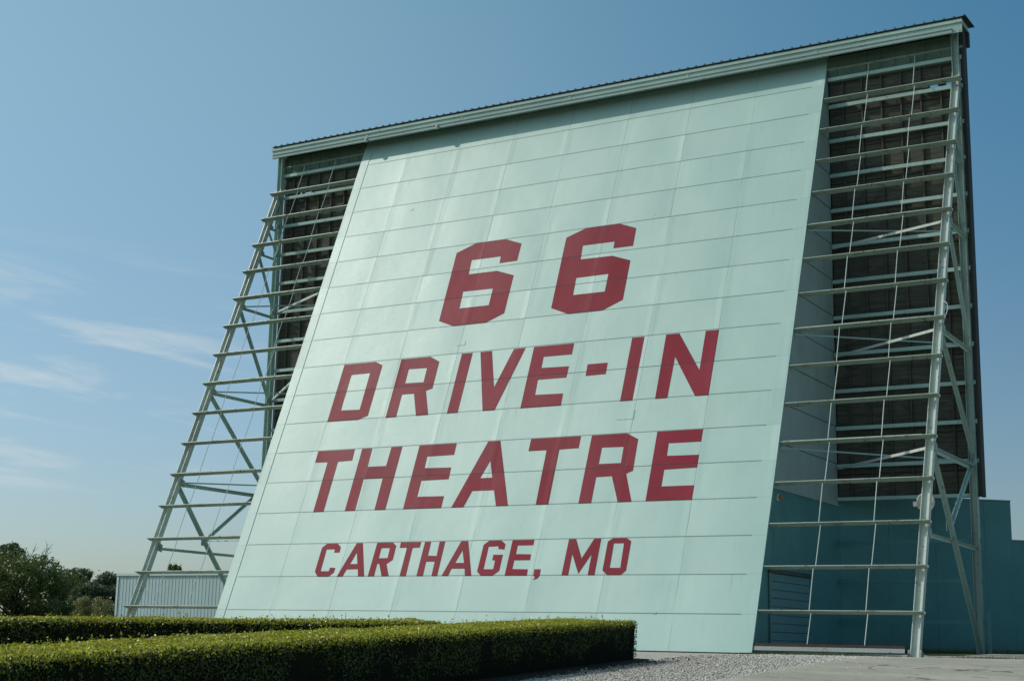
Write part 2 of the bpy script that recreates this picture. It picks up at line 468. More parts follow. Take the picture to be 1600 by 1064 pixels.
def leaf(name, a, b, trans=0.35, rough=0.45, spec=0.5):
    k = Mat(name, rough, spec)
    g = k.pos()
    c = k.mix(g.outputs['Random Per Island'], a, b)
    n1 = k.noise(1.1, 3, 0.5)
    c = k.mix(k.ramp(n1, 0.35, 0.7, 0, 0.5), c, tuple((p + q) * .35 for p, q in zip(a, b)))
    k.color(c)
    t = k.n.new('ShaderNodeBsdfTranslucent'); k.link(c, t.inputs['Color'])
    mx = k.n.new('ShaderNodeMixShader'); mx.inputs[0].default_value = trans
    k.link(k.b.outputs[0], mx.inputs[1]); k.link(t.outputs[0], mx.inputs[2])
    k.link(mx.outputs[0], k.n['Material Output'].inputs['Surface'])
    return k.m
m_hedge = leaf('hedge_leaf', (0.035, 0.060, 0.010), (0.12, 0.15, 0.022), 0.25, 0.40, 0.45)
m_sunlit_leaf = leaf('sunlit_hedge_leaf', (0.15, 0.19, 0.010), (0.78, 0.72, 0.06), 0.40, 0.34, 0.7)  # hedge-top leaves: sunlight put into a lighter, yellower colour
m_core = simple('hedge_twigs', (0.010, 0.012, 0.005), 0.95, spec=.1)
m_leaf_near = leaf('olive_green_leaf', (0.06, 0.10, 0.022), (0.19, 0.24, 0.055), 0.3)
m_leaf_dark = leaf('blue_green_leaf', (0.075, 0.12, 0.055), (0.14, 0.20, 0.085), 0.3)
m_leaf_yellow = leaf('yellow_green_leaf', (0.20, 0.20, 0.06), (0.36, 0.33, 0.12), 0.3)
m_bark = simple('grey_bark', (0.10, 0.085, 0.065), 0.9, stretch=(1, 1, .3), bump=.5)
m_blade = leaf('grass_blade', (0.07, 0.11, 0.02), (0.16, 0.17, 0.05), 0.3)
def stone_mat():
    k = Mat('gravel_stones', 0.85, 0.3)
    g = k.pos()
    c = k.mix(g.outputs['Random Per Island'], (0.25, 0.23, 0.20), (0.80, 0.76, 0.68))
    k.color(c); return k.m
m_stone = stone_mat()
m_litter = leaf('dead_leaf', (0.16, 0.06, 0.025), (0.30, 0.17, 0.07), 0.1, 0.8)

# ------------------------------------------------------------------ ground, road
def grid_axis(a, b, near0, near1, fine, coarse):
    out = [a]; x = a
    while x < b:
        d = max(near0 - x, x - near1, 0)
        x += fine + (coarse - fine) * min(d / 60, 1) + d * .08
        out.append(x)
    out[-1] = b
    return out
def build_ground():
    rs = grid_axis(-1500, 1500, -12, 24, 0.6, 12)
    fs = grid_axis(-200, 2500, 6, 48, 0.6, 12)
    vs = np.array([tuple(vf(r, f)) for f in fs for r in rs])
    n = len(rs)
    fc = np.array([(j * n + i, j * n + i + 1, (j + 1) * n + i + 1, (j + 1) * n + i) for j in range(len(fs) - 1) for i in range(n - 1)])
    me = mesh_np('ground', vs, fc, m_gravel, True)
    me.data.materials.append(m_grass)
    mi = []
    for j in range(len(fs) - 1):
        for i in range(n - 1):
            r, f = rs[i], fs[j]; p = vf(r, f)
            far = f > 60 or r < -14 or (p.y > -4.8 and p.x > 18.5 and p.x < 40) or (f < 0)
            mi.append(1 if far else 0)
    me.data.polygons.foreach_set('material_index', mi)
    return tag(me, kind='structure')
build_ground()
ROAD_EDGE = [(-5, 4), (0.6, 16), (1.75, 19.5), (2.98, 21.83), (3.99, 24.0), (5.19, 26.5), (6.48, 29.0), (8.1, 33.0), (9.97, 36.3), (13.5, 39.6), (20, 42.5), (34, 45)]
def road_edge(f):                          # left limit (metres right) at distance f
    for (r0, f0), (r1, f1) in zip(ROAD_EDGE, ROAD_EDGE[1:]):
        if f0 <= f <= f1: return r0 + (r1 - r0) * (f - f0) / (f1 - f0)
    return ROAD_EDGE[0][0] if f < ROAD_EDGE[0][1] else ROAD_EDGE[-1][0]
def build_road():
    fs = [4 + .5 * i for i in range(83)]
    cols = 60; vs = []
    for f in fs:
        e = road_edge(f) + 0.12 * noise.noise(Vector((f * .9, 3, 0))) + 0.05 * noise.noise(Vector((f * 3.1, 7, 0)))
        for c in range(cols + 1):
            r = e + (60 - e) * (c / cols) ** 1.6
            p = vf(r, f)
            # the raised pad behind ends the road
            vs.append((p.x, p.y, p.z + 0.006 + 0.012 * min(c, 2) / 2))
    n = cols + 1
    fc = np.array([(j * n + i, j * n + i + 1, (j + 1) * n + i + 1, (j + 1) * n + i) for j in range(len(fs) - 1) for i in range(n - 1)])
    return tag(mesh_np('road', np.array(vs), fc, m_asphalt, True), kind='structure')
build_road()

# ------------------------------------------------------------------ the screen tower
TW = empty('screen_tower', (9, -3.5, 0), 'huge leaning mint green screen tower with red lettering and open steel side frames', 'screen tower')
def part(mb, name, mat, parent=TW, smooth=False):
    o = mb.build(name, mat, None, smooth)
    return under(o, parent) if parent else o

# painted face, in its own frame: local x across, y up the slope, z out of the sheet
face_m = Matrix.Translation((0, 0, ZT)) @ Matrix(((1, 0, 0), (0, sT, -cT), (0, cT, sT))).to_4x4()
mb = MB()
mb.box(0, W, -15.93 * S, 0.52 * S, -0.035, 0.0)
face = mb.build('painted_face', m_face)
face.matrix_world = face_m
face.parent = TW; face.matrix_parent_inverse = Matrix.Translation(-Vector(TW.location))
face['label'] = 'mint green sheet-clad face with lap joints'
def face_child(o):
    o.parent = face
    return o
# trim battens down both edges of the face
for x0, x1 in ((0.0, 0.36), (W - 0.36, W)):
    mb = MB(); mb.box(x0, x1, -15.93 * S, 0.3 * S, 0.003, 0.014)
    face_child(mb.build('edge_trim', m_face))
LETTERS = [
 ('D', [[[2.14,7.82],[3.44,7.82],[3.75,7.95],[3.75,9.53],[3.38,9.64],[2.14,9.64]],[[2.57,8.18],[3.33,8.17],[3.34,9.32],[2.57,9.3]]]),
 ('R', [[[4.47,7.82],[5.62,7.82],[6.02,8.0],[6.03,8.83],[5.8,8.89],[6.14,9.64],[5.67,9.64],[5.36,8.95],[4.89,8.95],[4.9,9.64],[4.49,9.64]],[[4.88,8.16],[5.6,8.17],[5.61,8.61],[4.89,8.6]]]),
 ('I', [[[6.83,7.82],[7.24,7.82],[7.24,9.64],[6.84,9.64]]]),
 ('V', [[[7.53,7.82],[7.96,7.82],[8.37,8.95],[8.77,7.82],[9.2,7.82],[8.59,9.64],[8.16,9.64]]]),
 ('E', [[[9.5,7.82],[10.92,7.82],[10.92,8.15],[9.93,8.15],[9.94,8.48],[10.91,8.5],[10.9,8.83],[9.91,8.83],[9.93,9.27],[10.91,9.29],[10.92,9.64],[9.51,9.64]]]),
 ('-', [[[11.55,8.49],[12.23,8.49],[12.24,8.82],[11.56,8.83]]]),
 ('I', [[[12.9,7.82],[13.31,7.82],[13.3,9.64],[12.9,9.64]]]),
 ('N', [[[14.02,7.82],[14.45,7.82],[15.29,8.92],[15.29,7.82],[15.71,7.82],[15.7,9.64],[15.29,9.64],[14.44,8.49],[14.42,9.64],[14.03,9.64]]]),
 ('T', [[[2.14,10.54],[3.62,10.54],[3.64,10.88],[3.08,10.89],[3.09,12.36],[2.68,12.36],[2.66,10.89],[2.15,10.88]]]),
 ('H', [[[3.91,10.54],[4.31,10.54],[4.33,11.09],[5.04,11.09],[5.05,10.54],[5.47,10.54],[5.47,12.36],[5.06,12.36],[5.04,11.45],[4.31,11.45],[4.32,12.36],[3.92,12.36]]]),
 ('E', [[[6.12,10.54],[7.5,10.54],[7.51,10.87],[6.52,10.88],[6.54,11.21],[7.52,11.23],[7.53,11.56],[6.54,11.57],[6.54,12.02],[7.52,12.03],[7.52,12.36],[6.13,12.36]]]),
 ('A', [[[8.64,10.54],[9.07,10.54],[9.86,12.36],[9.45,12.36],[9.25,11.92],[8.49,11.92],[8.31,12.36],[7.88,12.36]],[[8.88,11.1],[9.09,11.57],[8.66,11.57]]]),
 ('T', [[[10.14,10.54],[11.83,10.54],[11.83,10.87],[11.19,10.88],[11.21,12.36],[10.79,12.36],[10.76,10.88],[10.14,10.88]]]),
 ('R', [[[12.19,10.54],[13.34,10.54],[13.72,10.71],[13.74,11.55],[13.54,11.62],[13.87,12.36],[13.44,12.36],[13.1,11.67],[12.6,11.68],[12.6,12.36],[12.19,12.36]],[[12.6,10.89],[13.3,10.9],[13.31,11.33],[12.6,11.33]]]),
 ('E', [[[14.29,10.54],[15.7,10.54],[15.7,10.87],[14.71,10.87],[14.72,11.2],[15.7,11.21],[15.7,11.54],[14.71,11.56],[14.71,11.99],[15.7,11.99],[15.7,12.36],[14.3,12.36]]]),
 ('C', [[[3.6,13.27],[4.02,13.27],[4.17,13.37],[4.18,13.52],[3.97,13.52],[3.97,13.43],[3.65,13.43],[3.66,14.03],[3.97,14.03],[3.98,13.93],[4.19,13.94],[4.18,14.07],[4.02,14.18],[3.6,14.18],[3.44,14.04],[3.45,13.38]]]),
 ('A', [[[4.74,13.27],[4.97,13.27],[5.36,14.18],[5.13,14.18],[5.05,13.98],[4.63,13.99],[4.55,14.18],[4.33,14.18]],[[4.84,13.53],[4.98,13.84],[4.71,13.84]]]),
 ('R', [[[5.51,13.27],[6.09,13.27],[6.24,13.36],[6.25,13.74],[6.06,13.85],[6.26,14.18],[6.0,14.18],[5.79,13.84],[5.72,13.84],[5.72,14.18],[5.49,14.18]],[[5.72,13.42],[6.03,13.42],[6.04,13.69],[5.72,13.69]]]),
 ('T', [[[6.38,13.27],[7.12,13.27],[7.11,13.42],[6.86,13.43],[6.87,14.18],[6.65,14.18],[6.65,13.42],[6.39,13.42]]]),
 ('H', [[[7.25,13.27],[7.47,13.27],[7.48,13.64],[7.79,13.65],[7.77,13.27],[7.97,13.27],[7.98,14.18],[7.78,14.18],[7.77,13.8],[7.47,13.8],[7.48,14.18],[7.25,14.18]]]),
 ('A', [[[8.53,13.27],[8.77,13.27],[9.16,14.18],[8.94,14.18],[8.87,13.99],[8.42,13.99],[8.36,14.18],[8.13,14.18]],[[8.65,13.51],[8.8,13.84],[8.5,13.84]]]),
 ('G', [[[9.49,13.27],[9.91,13.27],[10.07,13.37],[10.07,13.51],[9.86,13.49],[9.85,13.42],[9.52,13.43],[9.52,14.01],[9.84,14.01],[9.84,13.79],[9.74,13.78],[9.74,13.64],[10.06,13.64],[10.06,14.05],[9.87,14.18],[9.48,14.18],[9.32,14.07],[9.33,13.38]]]),
 ('E', [[[10.28,13.27],[11.0,13.27],[11.0,13.41],[10.49,13.41],[10.49,13.63],[10.99,13.64],[11.0,13.79],[10.48,13.79],[10.48,14.01],[10.99,14.02],[11.0,14.18],[10.27,14.18]]]),
 (',', [[[11.2,14.02],[11.41,14.02],[11.42,14.18],[11.37,14.25],[11.23,14.29],[11.27,14.22],[11.21,14.18]]]),
 ('M', [[[12.12,13.27],[12.35,13.27],[12.64,13.76],[12.92,13.27],[13.14,13.27],[13.14,14.18],[12.93,14.18],[12.93,13.66],[12.63,14.14],[12.32,13.65],[12.32,14.18],[12.11,14.18]]]),
 ('O', [[[13.5,13.27],[13.93,13.27],[14.08,13.35],[14.08,14.07],[13.94,14.18],[13.53,14.18],[13.36,14.06],[13.36,13.35]],[[13.56,13.4],[13.87,13.4],[13.89,14.0],[13.57,14.0]]]),
 ('6', [[[6.23,4.155],[7.41,4.155],[8.08,4.38],[8.07,4.95],[7.4,4.96],[7.38,4.73],[6.24,4.73],[6.27,5.21],[7.38,5.21],[8.08,5.43],[8.07,6.65],[7.44,6.9],[6.21,6.9],[5.57,6.68],[5.54,4.41]],[[6.23,5.78],[7.39,5.79],[7.39,6.33],[6.26,6.33]]]),
 ('6', [[[10.44,4.155],[11.65,4.155],[12.29,4.38],[12.3,4.95],[11.61,4.95],[11.6,4.73],[10.46,4.73],[10.49,5.18],[11.63,5.19],[12.31,5.41],[12.32,6.63],[11.66,6.9],[10.48,6.9],[9.8,6.65],[9.77,4.39]],[[10.48,5.77],[11.62,5.76],[11.62,6.31],[10.5,6.31]]]),
]

def paint_shape(loops, z):
    bm = bmesh.new(); es = []
    for lp in loops:
        vs = [bm.verts.new((x, -i * S, z)) for x, i in lp]
        es += [bm.edges.new((vs[j], vs[(j + 1) % len(vs)])) for j in range(len(vs))]
    bmesh.ops.triangle_fill(bm, use_beauty=True, use_dissolve=False, edges=es)
    for f in bm.faces:
        if f.normal.z < 0: f.normal_flip()
    return bm
for ch, loops in LETTERS:
    bm = paint_shape(loops, 0.005)
    nm = 'digit' if ch == '6' else ('hyphen' if ch == '-' else ('comma' if ch == ',' else 'letter'))
    me = bpy.data.meshes.new(nm); bm.to_mesh(me); bm.free(); me.materials.append(m_letter)
    o = bpy.data.objects.new(nm, me); C.objects.link(o); o.parent = face
    o['label'] = 'dark red painted ' + {'-': 'hyphen', ',': 'comma', '6': 'numeral 6'}.get(ch, 'letter ' + ch)
# small patch of replaced sheet and old fixing plates on the face
for (px, pi, w_, h_) in ((6.55, 7.55, 0.30, 0.16), (12.9, 10.15, 0.55, 0.30), (15.1, 15.1, 0.1, 0.06), (3.0, 2.6, 0.12, .08)):
    mb = MB(); mb.box(px, px + w_, -pi * S, -pi * S + h_, 0.002, 0.010)
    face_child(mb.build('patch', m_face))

# triangular side walls behind the face
ZB = ZT - 12.1 * DZ             # level where the upper cladding stops
for sx, x0 in ((1, W - 0.08), (-1, 0.02)):
    def yz(i, n=-0.04): p = sl(0, i, n); return (p.y, p.z)
    up = [yz(-0.35), yz(12.1)] + [(0.18, ZB), (0.18, ZT + 0.35)]
    mb = MB(); mb.prism([(x0, y, z) for y, z in up], (0.06, 0, 0))
    sw = part(mb, 'upper_side_wall', m_return)
    for k_ in range(1, 12):
        z = ZT - k_ * DZ
        mbs = MB(); y0 = yz(k_)[0]
        xs = (x0 + 0.06, x0 + 0.064) if sx > 0 else (x0 - 0.004, x0)
        mbs.box(xs[0], xs[1], y0, 0.16, z - 0.012, z + 0.010)
        o = mbs.build('lap_joint', m_lampdark); o.parent = sw
    lo = [yz(12.1), yz(15.9), (0.35, 0.0), (0.35, ZB)]
    mb = MB(); mb.prism([(x0 + 0.003, y, z) for y, z in lo], (0.052, 0, 0))
    part(mb, 'lower_side_wall', m_teal)
mb = MB(); mb.prism([(W - 0.018, sl(0, 12.1).y + .05, ZB - 0.03), (W - 0.018, 0.17, ZB - 0.03), (W - 0.018, 0.17, ZB + .02), (W - 0.018, sl(0, 12.1).y + .05, ZB + .02)], (0.03, 0, 0))
part(mb, 'drip_strip', m_return)
# recessed footing under the face
mb = MB(); mb.box(0.05, W - 0.05, sl(0, 15.9).y + .12, sl(0, 15.9).y + .5, -0.3, 0.12)
part(mb, 'footing', m_lampdark)

# roll-up door in the right-hand side wall, with its hood
mb = MB()
z0, z1 = 0.14, 2.10
rows = 9
for r_ in range(rows):
    a = z0 + (z1 - z0) * r_ / rows; b = z0 + (z1 - z0) * (r_ + 1) / rows
    mb.add([(W + .0, -5.72, a), (W + .0, -2.66, a), (W + .028, -2.66, a + .012), (W + .028, -5.72, a + .012),
            (W + .028, -2.66, b - .012), (W + .028, -5.72, b - .012), (W + .0, -2.66, b), (W + .0, -5.72, b)],
           [(0, 1, 2, 3), (3, 2, 4, 5), (5, 4, 6, 7)])
dr = part(mb, 'roll_up_door', m_door)
mb = MB(); mb.box(W + .0, W + .09, -5.82, -2.56, 2.10, 2.20); part(mb, 'door_hood', m_hood)
for y0 in (-5.80, -2.66):
    mb = MB(); mb.box(W + .0, W + .05, y0, y0 + .08, 0.13, 2.10); part(mb, 'door_jamb', m_door)

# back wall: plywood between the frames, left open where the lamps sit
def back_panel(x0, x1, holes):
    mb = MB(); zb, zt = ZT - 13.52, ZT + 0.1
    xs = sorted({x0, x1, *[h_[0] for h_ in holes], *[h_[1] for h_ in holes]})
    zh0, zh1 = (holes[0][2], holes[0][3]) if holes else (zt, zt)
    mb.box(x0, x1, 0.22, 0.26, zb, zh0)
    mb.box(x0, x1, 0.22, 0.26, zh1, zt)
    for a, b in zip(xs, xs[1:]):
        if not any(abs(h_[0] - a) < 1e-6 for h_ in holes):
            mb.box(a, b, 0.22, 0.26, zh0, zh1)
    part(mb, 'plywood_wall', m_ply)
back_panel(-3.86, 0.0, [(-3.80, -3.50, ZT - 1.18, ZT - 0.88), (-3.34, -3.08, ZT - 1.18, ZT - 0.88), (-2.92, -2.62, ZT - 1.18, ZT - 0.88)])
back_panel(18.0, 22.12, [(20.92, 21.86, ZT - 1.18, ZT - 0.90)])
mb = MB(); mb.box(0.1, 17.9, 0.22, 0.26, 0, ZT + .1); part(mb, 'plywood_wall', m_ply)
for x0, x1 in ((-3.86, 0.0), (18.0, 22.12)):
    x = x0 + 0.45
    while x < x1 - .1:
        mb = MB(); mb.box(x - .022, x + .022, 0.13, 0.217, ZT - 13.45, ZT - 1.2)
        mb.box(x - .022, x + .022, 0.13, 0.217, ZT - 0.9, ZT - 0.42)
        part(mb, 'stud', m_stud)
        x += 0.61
    mb = MB(); mb.box(x0, x1, 0.02, 0.28, ZT - 13.62, ZT - 13.52); part(mb, 'bottom_sill', m_steel)
    mb = MB(); mb.box(x0, x1, 0.08, 0.21, ZT - 0.42, ZT + 0.42); sf = part(mb, 'soffit_board', m_soffit)
    x = x0 + .3
    while x < x1:
        mbb = MB(); mbb.box(x - .03, x + .03, 0.055, 0.078, ZT - .20, ZT + .42)
        o = mbb.build('batten', m_soffit); o.parent = sf; x += .46
# far side of the wall: two stepped layers of cladding seen edge-on
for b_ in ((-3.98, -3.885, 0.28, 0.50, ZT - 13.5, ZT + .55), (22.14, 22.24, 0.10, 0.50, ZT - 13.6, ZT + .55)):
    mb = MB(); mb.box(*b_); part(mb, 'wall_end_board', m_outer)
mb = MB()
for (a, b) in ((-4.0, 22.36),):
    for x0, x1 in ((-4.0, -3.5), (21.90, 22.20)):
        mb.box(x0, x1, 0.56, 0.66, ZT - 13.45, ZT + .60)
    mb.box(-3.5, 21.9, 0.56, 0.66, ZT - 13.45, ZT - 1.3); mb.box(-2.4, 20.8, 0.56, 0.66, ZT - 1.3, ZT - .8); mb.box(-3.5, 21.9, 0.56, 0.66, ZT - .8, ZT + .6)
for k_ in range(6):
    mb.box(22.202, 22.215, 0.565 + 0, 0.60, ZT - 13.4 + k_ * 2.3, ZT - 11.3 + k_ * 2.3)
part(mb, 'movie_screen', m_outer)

# roof, fascia
RX0, RX1 = -4.12, 22.34
mb = MB()
prof = []
x = RX0
top = []
while x < RX1 - .01:
    x2 = min(x + 0.30, RX1)
    top += [(x, 0), (x + .11, 0), (x + .13, .045), (x + .17, .045), (x + .19, 0)]
    x = x2
top.append((RX1, 0))
def rz(y): return ZT + 0.745 + (y + .47) * 0.06
vs = []
for (x, dz) in top: vs += [(x, -0.47, rz(-.47) + dz), (x, 0.68, rz(0.68) + dz), (x, -0.47, rz(-.47) - .012), (x, 0.68, rz(0.68) - .012)]
n = len(top)
fs = []
for j in range(n - 1):
    a, b = 4 * j, 4 * j + 4
    fs += [(a, b, b + 1, a + 1), (a + 2, a + 3, b + 3, b + 2), (a, a + 2, b + 2, b), (a + 1, b + 1, b + 3, a + 3)]
mb.add(vs, fs)
part(mb, 'corrugated_roof', m_roof)
mb = MB(); mb.box(RX0, RX1, -0.42, -0.39, ZT + .27, ZT + .70); part(mb, 'fascia_board', m_fascia)
mb = MB()
Xd = Vector((1, 0, 0))
mb.sweep((RX0 - .01, -0.42, ZT + .655), (RX1 + .01, -0.42, ZT + .655), [(0.002, 0), (0.035, 0.0), (0.035, .075), (0.002, .075)][::-1], Vector((0, -1, 0)))
fl = part(mb, 'drip_flashing', m_steel)
mb = MB(); mb.box(RX0 + .05, RX1 - .30, -0.475, -0.422, ZT + .40, ZT + .425); mb.box(RX0 + .05, RX1 - .30, -0.450, -0.422, ZT + .285, ZT + .40)
part(mb, 'lower_channel', m_fascia)
for xj in (0.4, 4.6, 9.0, 13.4, 17.8):
    mb = MB(); mb.box(xj - .05, xj + .05, -.432, -.4205, ZT + .43, ZT + .65); part(mb, 'splice_plate', m_fascia)
mb = MB(); mb.box(RX0 + .02, RX1 - .02, -.385, 0.55, ZT + .60, ZT + .63); part(mb, 'soffit', m_soffit)
for b_ in ((RX1 - .135, RX1 - .02, 0.45, 0.64, ZT + .15, ZT + .62), (RX0 + .02, RX0 + .115, 0.45, 0.64, ZT + .2, ZT + .62)):
    mb = MB(); mb.box(*b_); part(mb, 'gable_box', m_outer)
for xe in (RX0 + .01, RX1 - .03):
    mb = MB(); mb.box(xe, xe + .02, -.385, 0.44, ZT + .58, ZT + .71); part(mb, 'gable_trim', m_steel)

# leaning legs (H section, web facing forward) and upright posts
def h_prof(w, d, t):
    a, b = w / 2, d / 2
    return [(-a, -b), (-a + t, -b), (-a + t, -t / 2), (a - t, -t / 2), (a - t, -b), (a, -b), (a, b), (a - t, b), (a - t, t / 2), (-a + t, t / 2), (-a + t, b), (-a, b)]
def c_prof(h, d, t, s=1):      # s along the back direction, u = height
    return [(0, 0), (d, 0), (d, t), (t, t), (t, h - t), (d, h - t), (d, h), (0, h)]
L_prof = lambda a, t: [(0, 0), (a, 0), (a, t), (t, t), (t, a), (0, a)]
for X in (XL, XR):
    mb = MB(); mb.sweep(sl(X, 16.0, -.325), sl(X, -0.15, -.325), h_prof(0.22, 0.20, .016), Xd)
    lg = part(mb, 'leaning_leg', m_leg)
    # little clips where each rail is bolted on
    for s0 in (-.165, .115):
        mb = MB()
        mb.sweep(sl(X, 15.72, -.325), sl(X, 16.02, -.325), [(s0, -.11), (s0 + .05, -.11), (s0 + .05, .11), (s0, .11)], Xd)
        o = mb.build('foot_plate', m_conc); o.parent = lg
    mb = MB(); mb.sweep((X, 0, -0.1), (X, 0, ZT + .55), h_prof(0.20, 0.22, .016), Xd)
    part(mb, 'upright_post', m_steel if X < 0 else m_post)  # right post takes the copy with shade in its colour
# rails on the leaning plane
BACK = Vector((0, cT, -sT))
for i in range(16):
    for x0, x1 in ((-4.15, -0.004), (W + .004, 22.22)):
        mb = MB()
        # s runs back from the slope, u runs down the slope
        pr = [(0, -.016), (.010, -.016), (.010, -.006), (.198, -.006), (.198, -.075), (.21, -.075), (.21, .006), (0, .006)]
        p0 = sl(x0, i - .012, -.004); p1 = sl(x1, i - .012, -.004)
        if Vector((1, 0, 0)).cross(BACK).z > 0: pr = [(s_, -q) for s_, q in pr]
        mb.sweep(p0, p1, pr, BACK)
        g = part(mb, 'rail', m_girt)
        if i in (5, 8, 11):
            mb = MB(); up = Vector((0, sT, cT))
            p0 = sl(x0 + .1, i - .045, -.02); p1 = sl(x1 - .35, i - .045, -.02)
            mb.sweep(p0, p1, [(0, 0), (.012, 0), (.012, -.03), (0, -.03)], Vector((0, 1, 0)))
            o = mb.build('top_angle', m_leg); o.parent = g
# bottom channel of the right and left bays
for x0, x1 in ((-4.0, -.004), (W + .004, 21.84)):
    mb = MB(); pr = c_prof(0.17, 0.08, .014)
    mb.sweep(sl(x0, 15.86, -.02), sl(x1, 15.86, -.02), pr if Vector((1, 0, 0)).cross(BACK).z > 0 else [(s_, -q) for s_, q in pr], BACK)
    bc = part(mb, 'bottom_channel', m_baserust)
    mb = MB(); q0 = sl(x0, 15.86, -.016); q1 = sl(x1, 15.86, -.016); mb.sweep(q0 + Vector((0, -sT, cT)) * 0 + Vector((0, sT, cT)) * .115, q1 + Vector((0, sT, cT)) * .115, [(-.006, 0), (.09, 0), (.09, .065), (-.006, .065)] if Vector((1, 0, 0)).cross(BACK).z > 0 else [(-.006, 0), (.09, 0), (.09, -.065), (-.006, -.065)], BACK)
    o = mb.build('rusted_flange', m_rustlip); under(o, TW); o.parent = bc; o.matrix_parent_inverse = Matrix.Identity(4)
# rails on the back wall
for i in range(0, 16):
    for side, x0, x1 in ((0, -3.86, -.02), (1, W + .01, 22.18)):
        if i > 11 and side == 0: continue
        z = ZT - 1.135 * i - (.10 if i else .33)
        if i == 12: continue
        mb = MB(); mb.sweep((x0, 0.03, z - .055), (x1, 0.03, z - .055), [(0, 0), (.09, 0), (.09, .012), (.012, .012), (.012, .098), (.09, .098), (.09, .11), (0, .11)], Vector((0, 1, 0)))
        part(mb, 'back_rail', m_steel if i < 12 else m_teal)
# sag rods
for side, xs in ((0, (-2.80, -1.32)), (1, (19.37, 20.82))):
    for xc in xs:
        for i in range(16):
            off = 0.035 if i % 2 else -0.035
            i0, i1 = i + (0.03 if i else 0.0), min(i + 1.1, 15.9)
            mb = MB(); mb.tube([sl(xc + off, i0, -.06), sl(xc + off * .6, i1 - .09, -.06)], 0.0115, 6)
            part(mb, 'sag_rod', m_rod)
# side trusses
def ang(name, p0, p1, a=.09, mat=m_steel, t=.012, side=Xd):
    mb = MB(); mb.sweep(p0, p1, L_prof(a, t), side)
    return part(mb, name, mat)
for X, mat in ((XL, m_steel), (XR, m_steel)):
    def leg(i, X=X): return sl(X, i, -.39)
    def pst(i, X=X): return Vector((X, -.12, ZT - i * DZ))
    for i, a in ((1, .06), (2, .07), (3, .07), (5, .09), (8, .10), (11, .12), (13, .09)):
        for q in (leg(i + .12) + Vector((0, .06, 0)), Vector((X + .02, -.16, ZT - (i + .12) * DZ))):
            w_ = .10 + .005 * i; mb = MB(); mb.prism([(X + .112, q.y - w_, q.z - w_ * .6), (X + .112, q.y + w_ * .6, q.z - w_), (X + .112, q.y + w_ * .8, q.z + w_ * .5), (X + .112, q.y - w_ * .5, q.z + w_)], (.012, 0, 0))
            part(mb, 'gusset_plate', m_girt)
        l_ = leg(i + .12); ang('strut', l_, (X, -.12, l_.z - (0.0 if i < 13 else .02)), a, mat)
    z13 = ZT - 14.70; mid = Vector((X + .03, -3.1, z13))
    for p0, p1, a in ((leg(1.2), pst(1.95), .05), (leg(2.2), pst(2.95), .06), (leg(3.2), pst(4.9), .08), (leg(5.2), pst(7.95), .10), (leg(8.2), pst(10.95), .11), (leg(11.2), mid, .12),
                      (pst(11.1), mid, .10), (mid, Vector((X, -.13, 0.1)), .12)):
        ang('diagonal_brace', p0, p1, a, mat)
    mb = MB(); mb.box(X - .02, X - .008, mid.y - .13, mid.y + .13, z13 - .13, z13 + .13); part(mb, 'gusset_plate', m_girt)
    # level bracing between the side truss and the wedge
    xi = 0.0 if X < 0 else W
    sgn = 1 if X < 0 else -1
    for i in (5, 8, 11):
        if X < 0:
            ang('level_brace', (X + .1, 0, ZT - (i + .12) * DZ), sl(xi - .02, i + .1, -.14), .07, m_rod)
            ang('level_brace', leg(i + .1) + Vector((.1, 0, 0)), (xi - .05, -.02, ZT - (i + .12) * DZ), .045, mat)
        else:
            ang('level_brace', leg(i + .1) - Vector((.1, 0, 0)), (xi + .05, -.02, ZT - (i + .12) * DZ), .075, m_rod)
            ang('level_brace', (X - .1, 0, ZT - (i + .12) * DZ), sl(xi + .02, i + .1, -.14), .045, mat)
    if X < 0:
        ang('level_brace', mid, sl(xi - .02, 13.1, -.14), .05, mat)
mb = MB(); mb.box(22.19, 22.29, 0.10, 0.18, 0.0, 1.25); part(mb, 'corner_stub', m_door)
# short curled cable on the right leg
mb = MB(); mb.tube([sl(22.17, 7.55, -.1), sl(22.26, 7.62, -.1), sl(22.30, 7.75, -.1), sl(22.27, 7.9, -.1), sl(22.2, 8.0, -.12), sl(22.14, 7.98, -.12)], .012, 6)
part(mb, 'loose_cable', m_white)

# ------------------------------------------------------------------ lamps fixed about the tower
def floodlight(name, x, y, z, w, label):
    e = empty(name, (x, y, z), label, 'floodlight', 'floodlights in the gaps of the back wall')
    mb = MB(); mb.box(-w, w, -.09, .05, -.10, .07)
    mb.add([(-w * .8, .05, -.08), (w * .8, .05, -.08), (w * .8, .05, .05), (-w * .8, .05, .05), (-w * .4, .12, -.04), (w * .4, .12, -.04), (w * .4, .12, .02), (-w * .4, .12, .02)],
           [(0, 1, 5, 4), (1, 2, 6, 5), (2, 3, 7, 6), (3, 0, 4, 7), (4, 5, 6, 7)])
    o = mb.build('lamp_housing', m_lampdark); o.parent = e
    mb = MB(); mb.box(-w * .3, w * .3, -.03, .01, -.14, -.10); mb.box(-w - .012, -w, -.03, .0, -.12, .0); mb.box(w, w + .012, -.03, .0, -.12, .0); mb.box(-w - .012, w + .012, -.03, .0, -.135, -.12)
    o = mb.build('bracket', m_lampdark); o.parent = e
    return e
floodlight('floodlight', 21.05, 0.15, ZT - 1.03, .12, 'dark boxy floodlight in the right bay gap, farther from the corner leg')
floodlight('floodlight', 21.55, 0.15, ZT - 0.98, .11, 'dark boxy floodlight in the right bay gap, nearest the corner leg')
floodlight('floodlight', -3.66, 0.15, ZT - 1.04, .07, 'dark floodlight in the left bay gap, closest to the outer post')
floodlight('floodlight', -3.20, 0.15, ZT - 0.98, .09, 'dark floodlight in the left bay gap, middle of three')
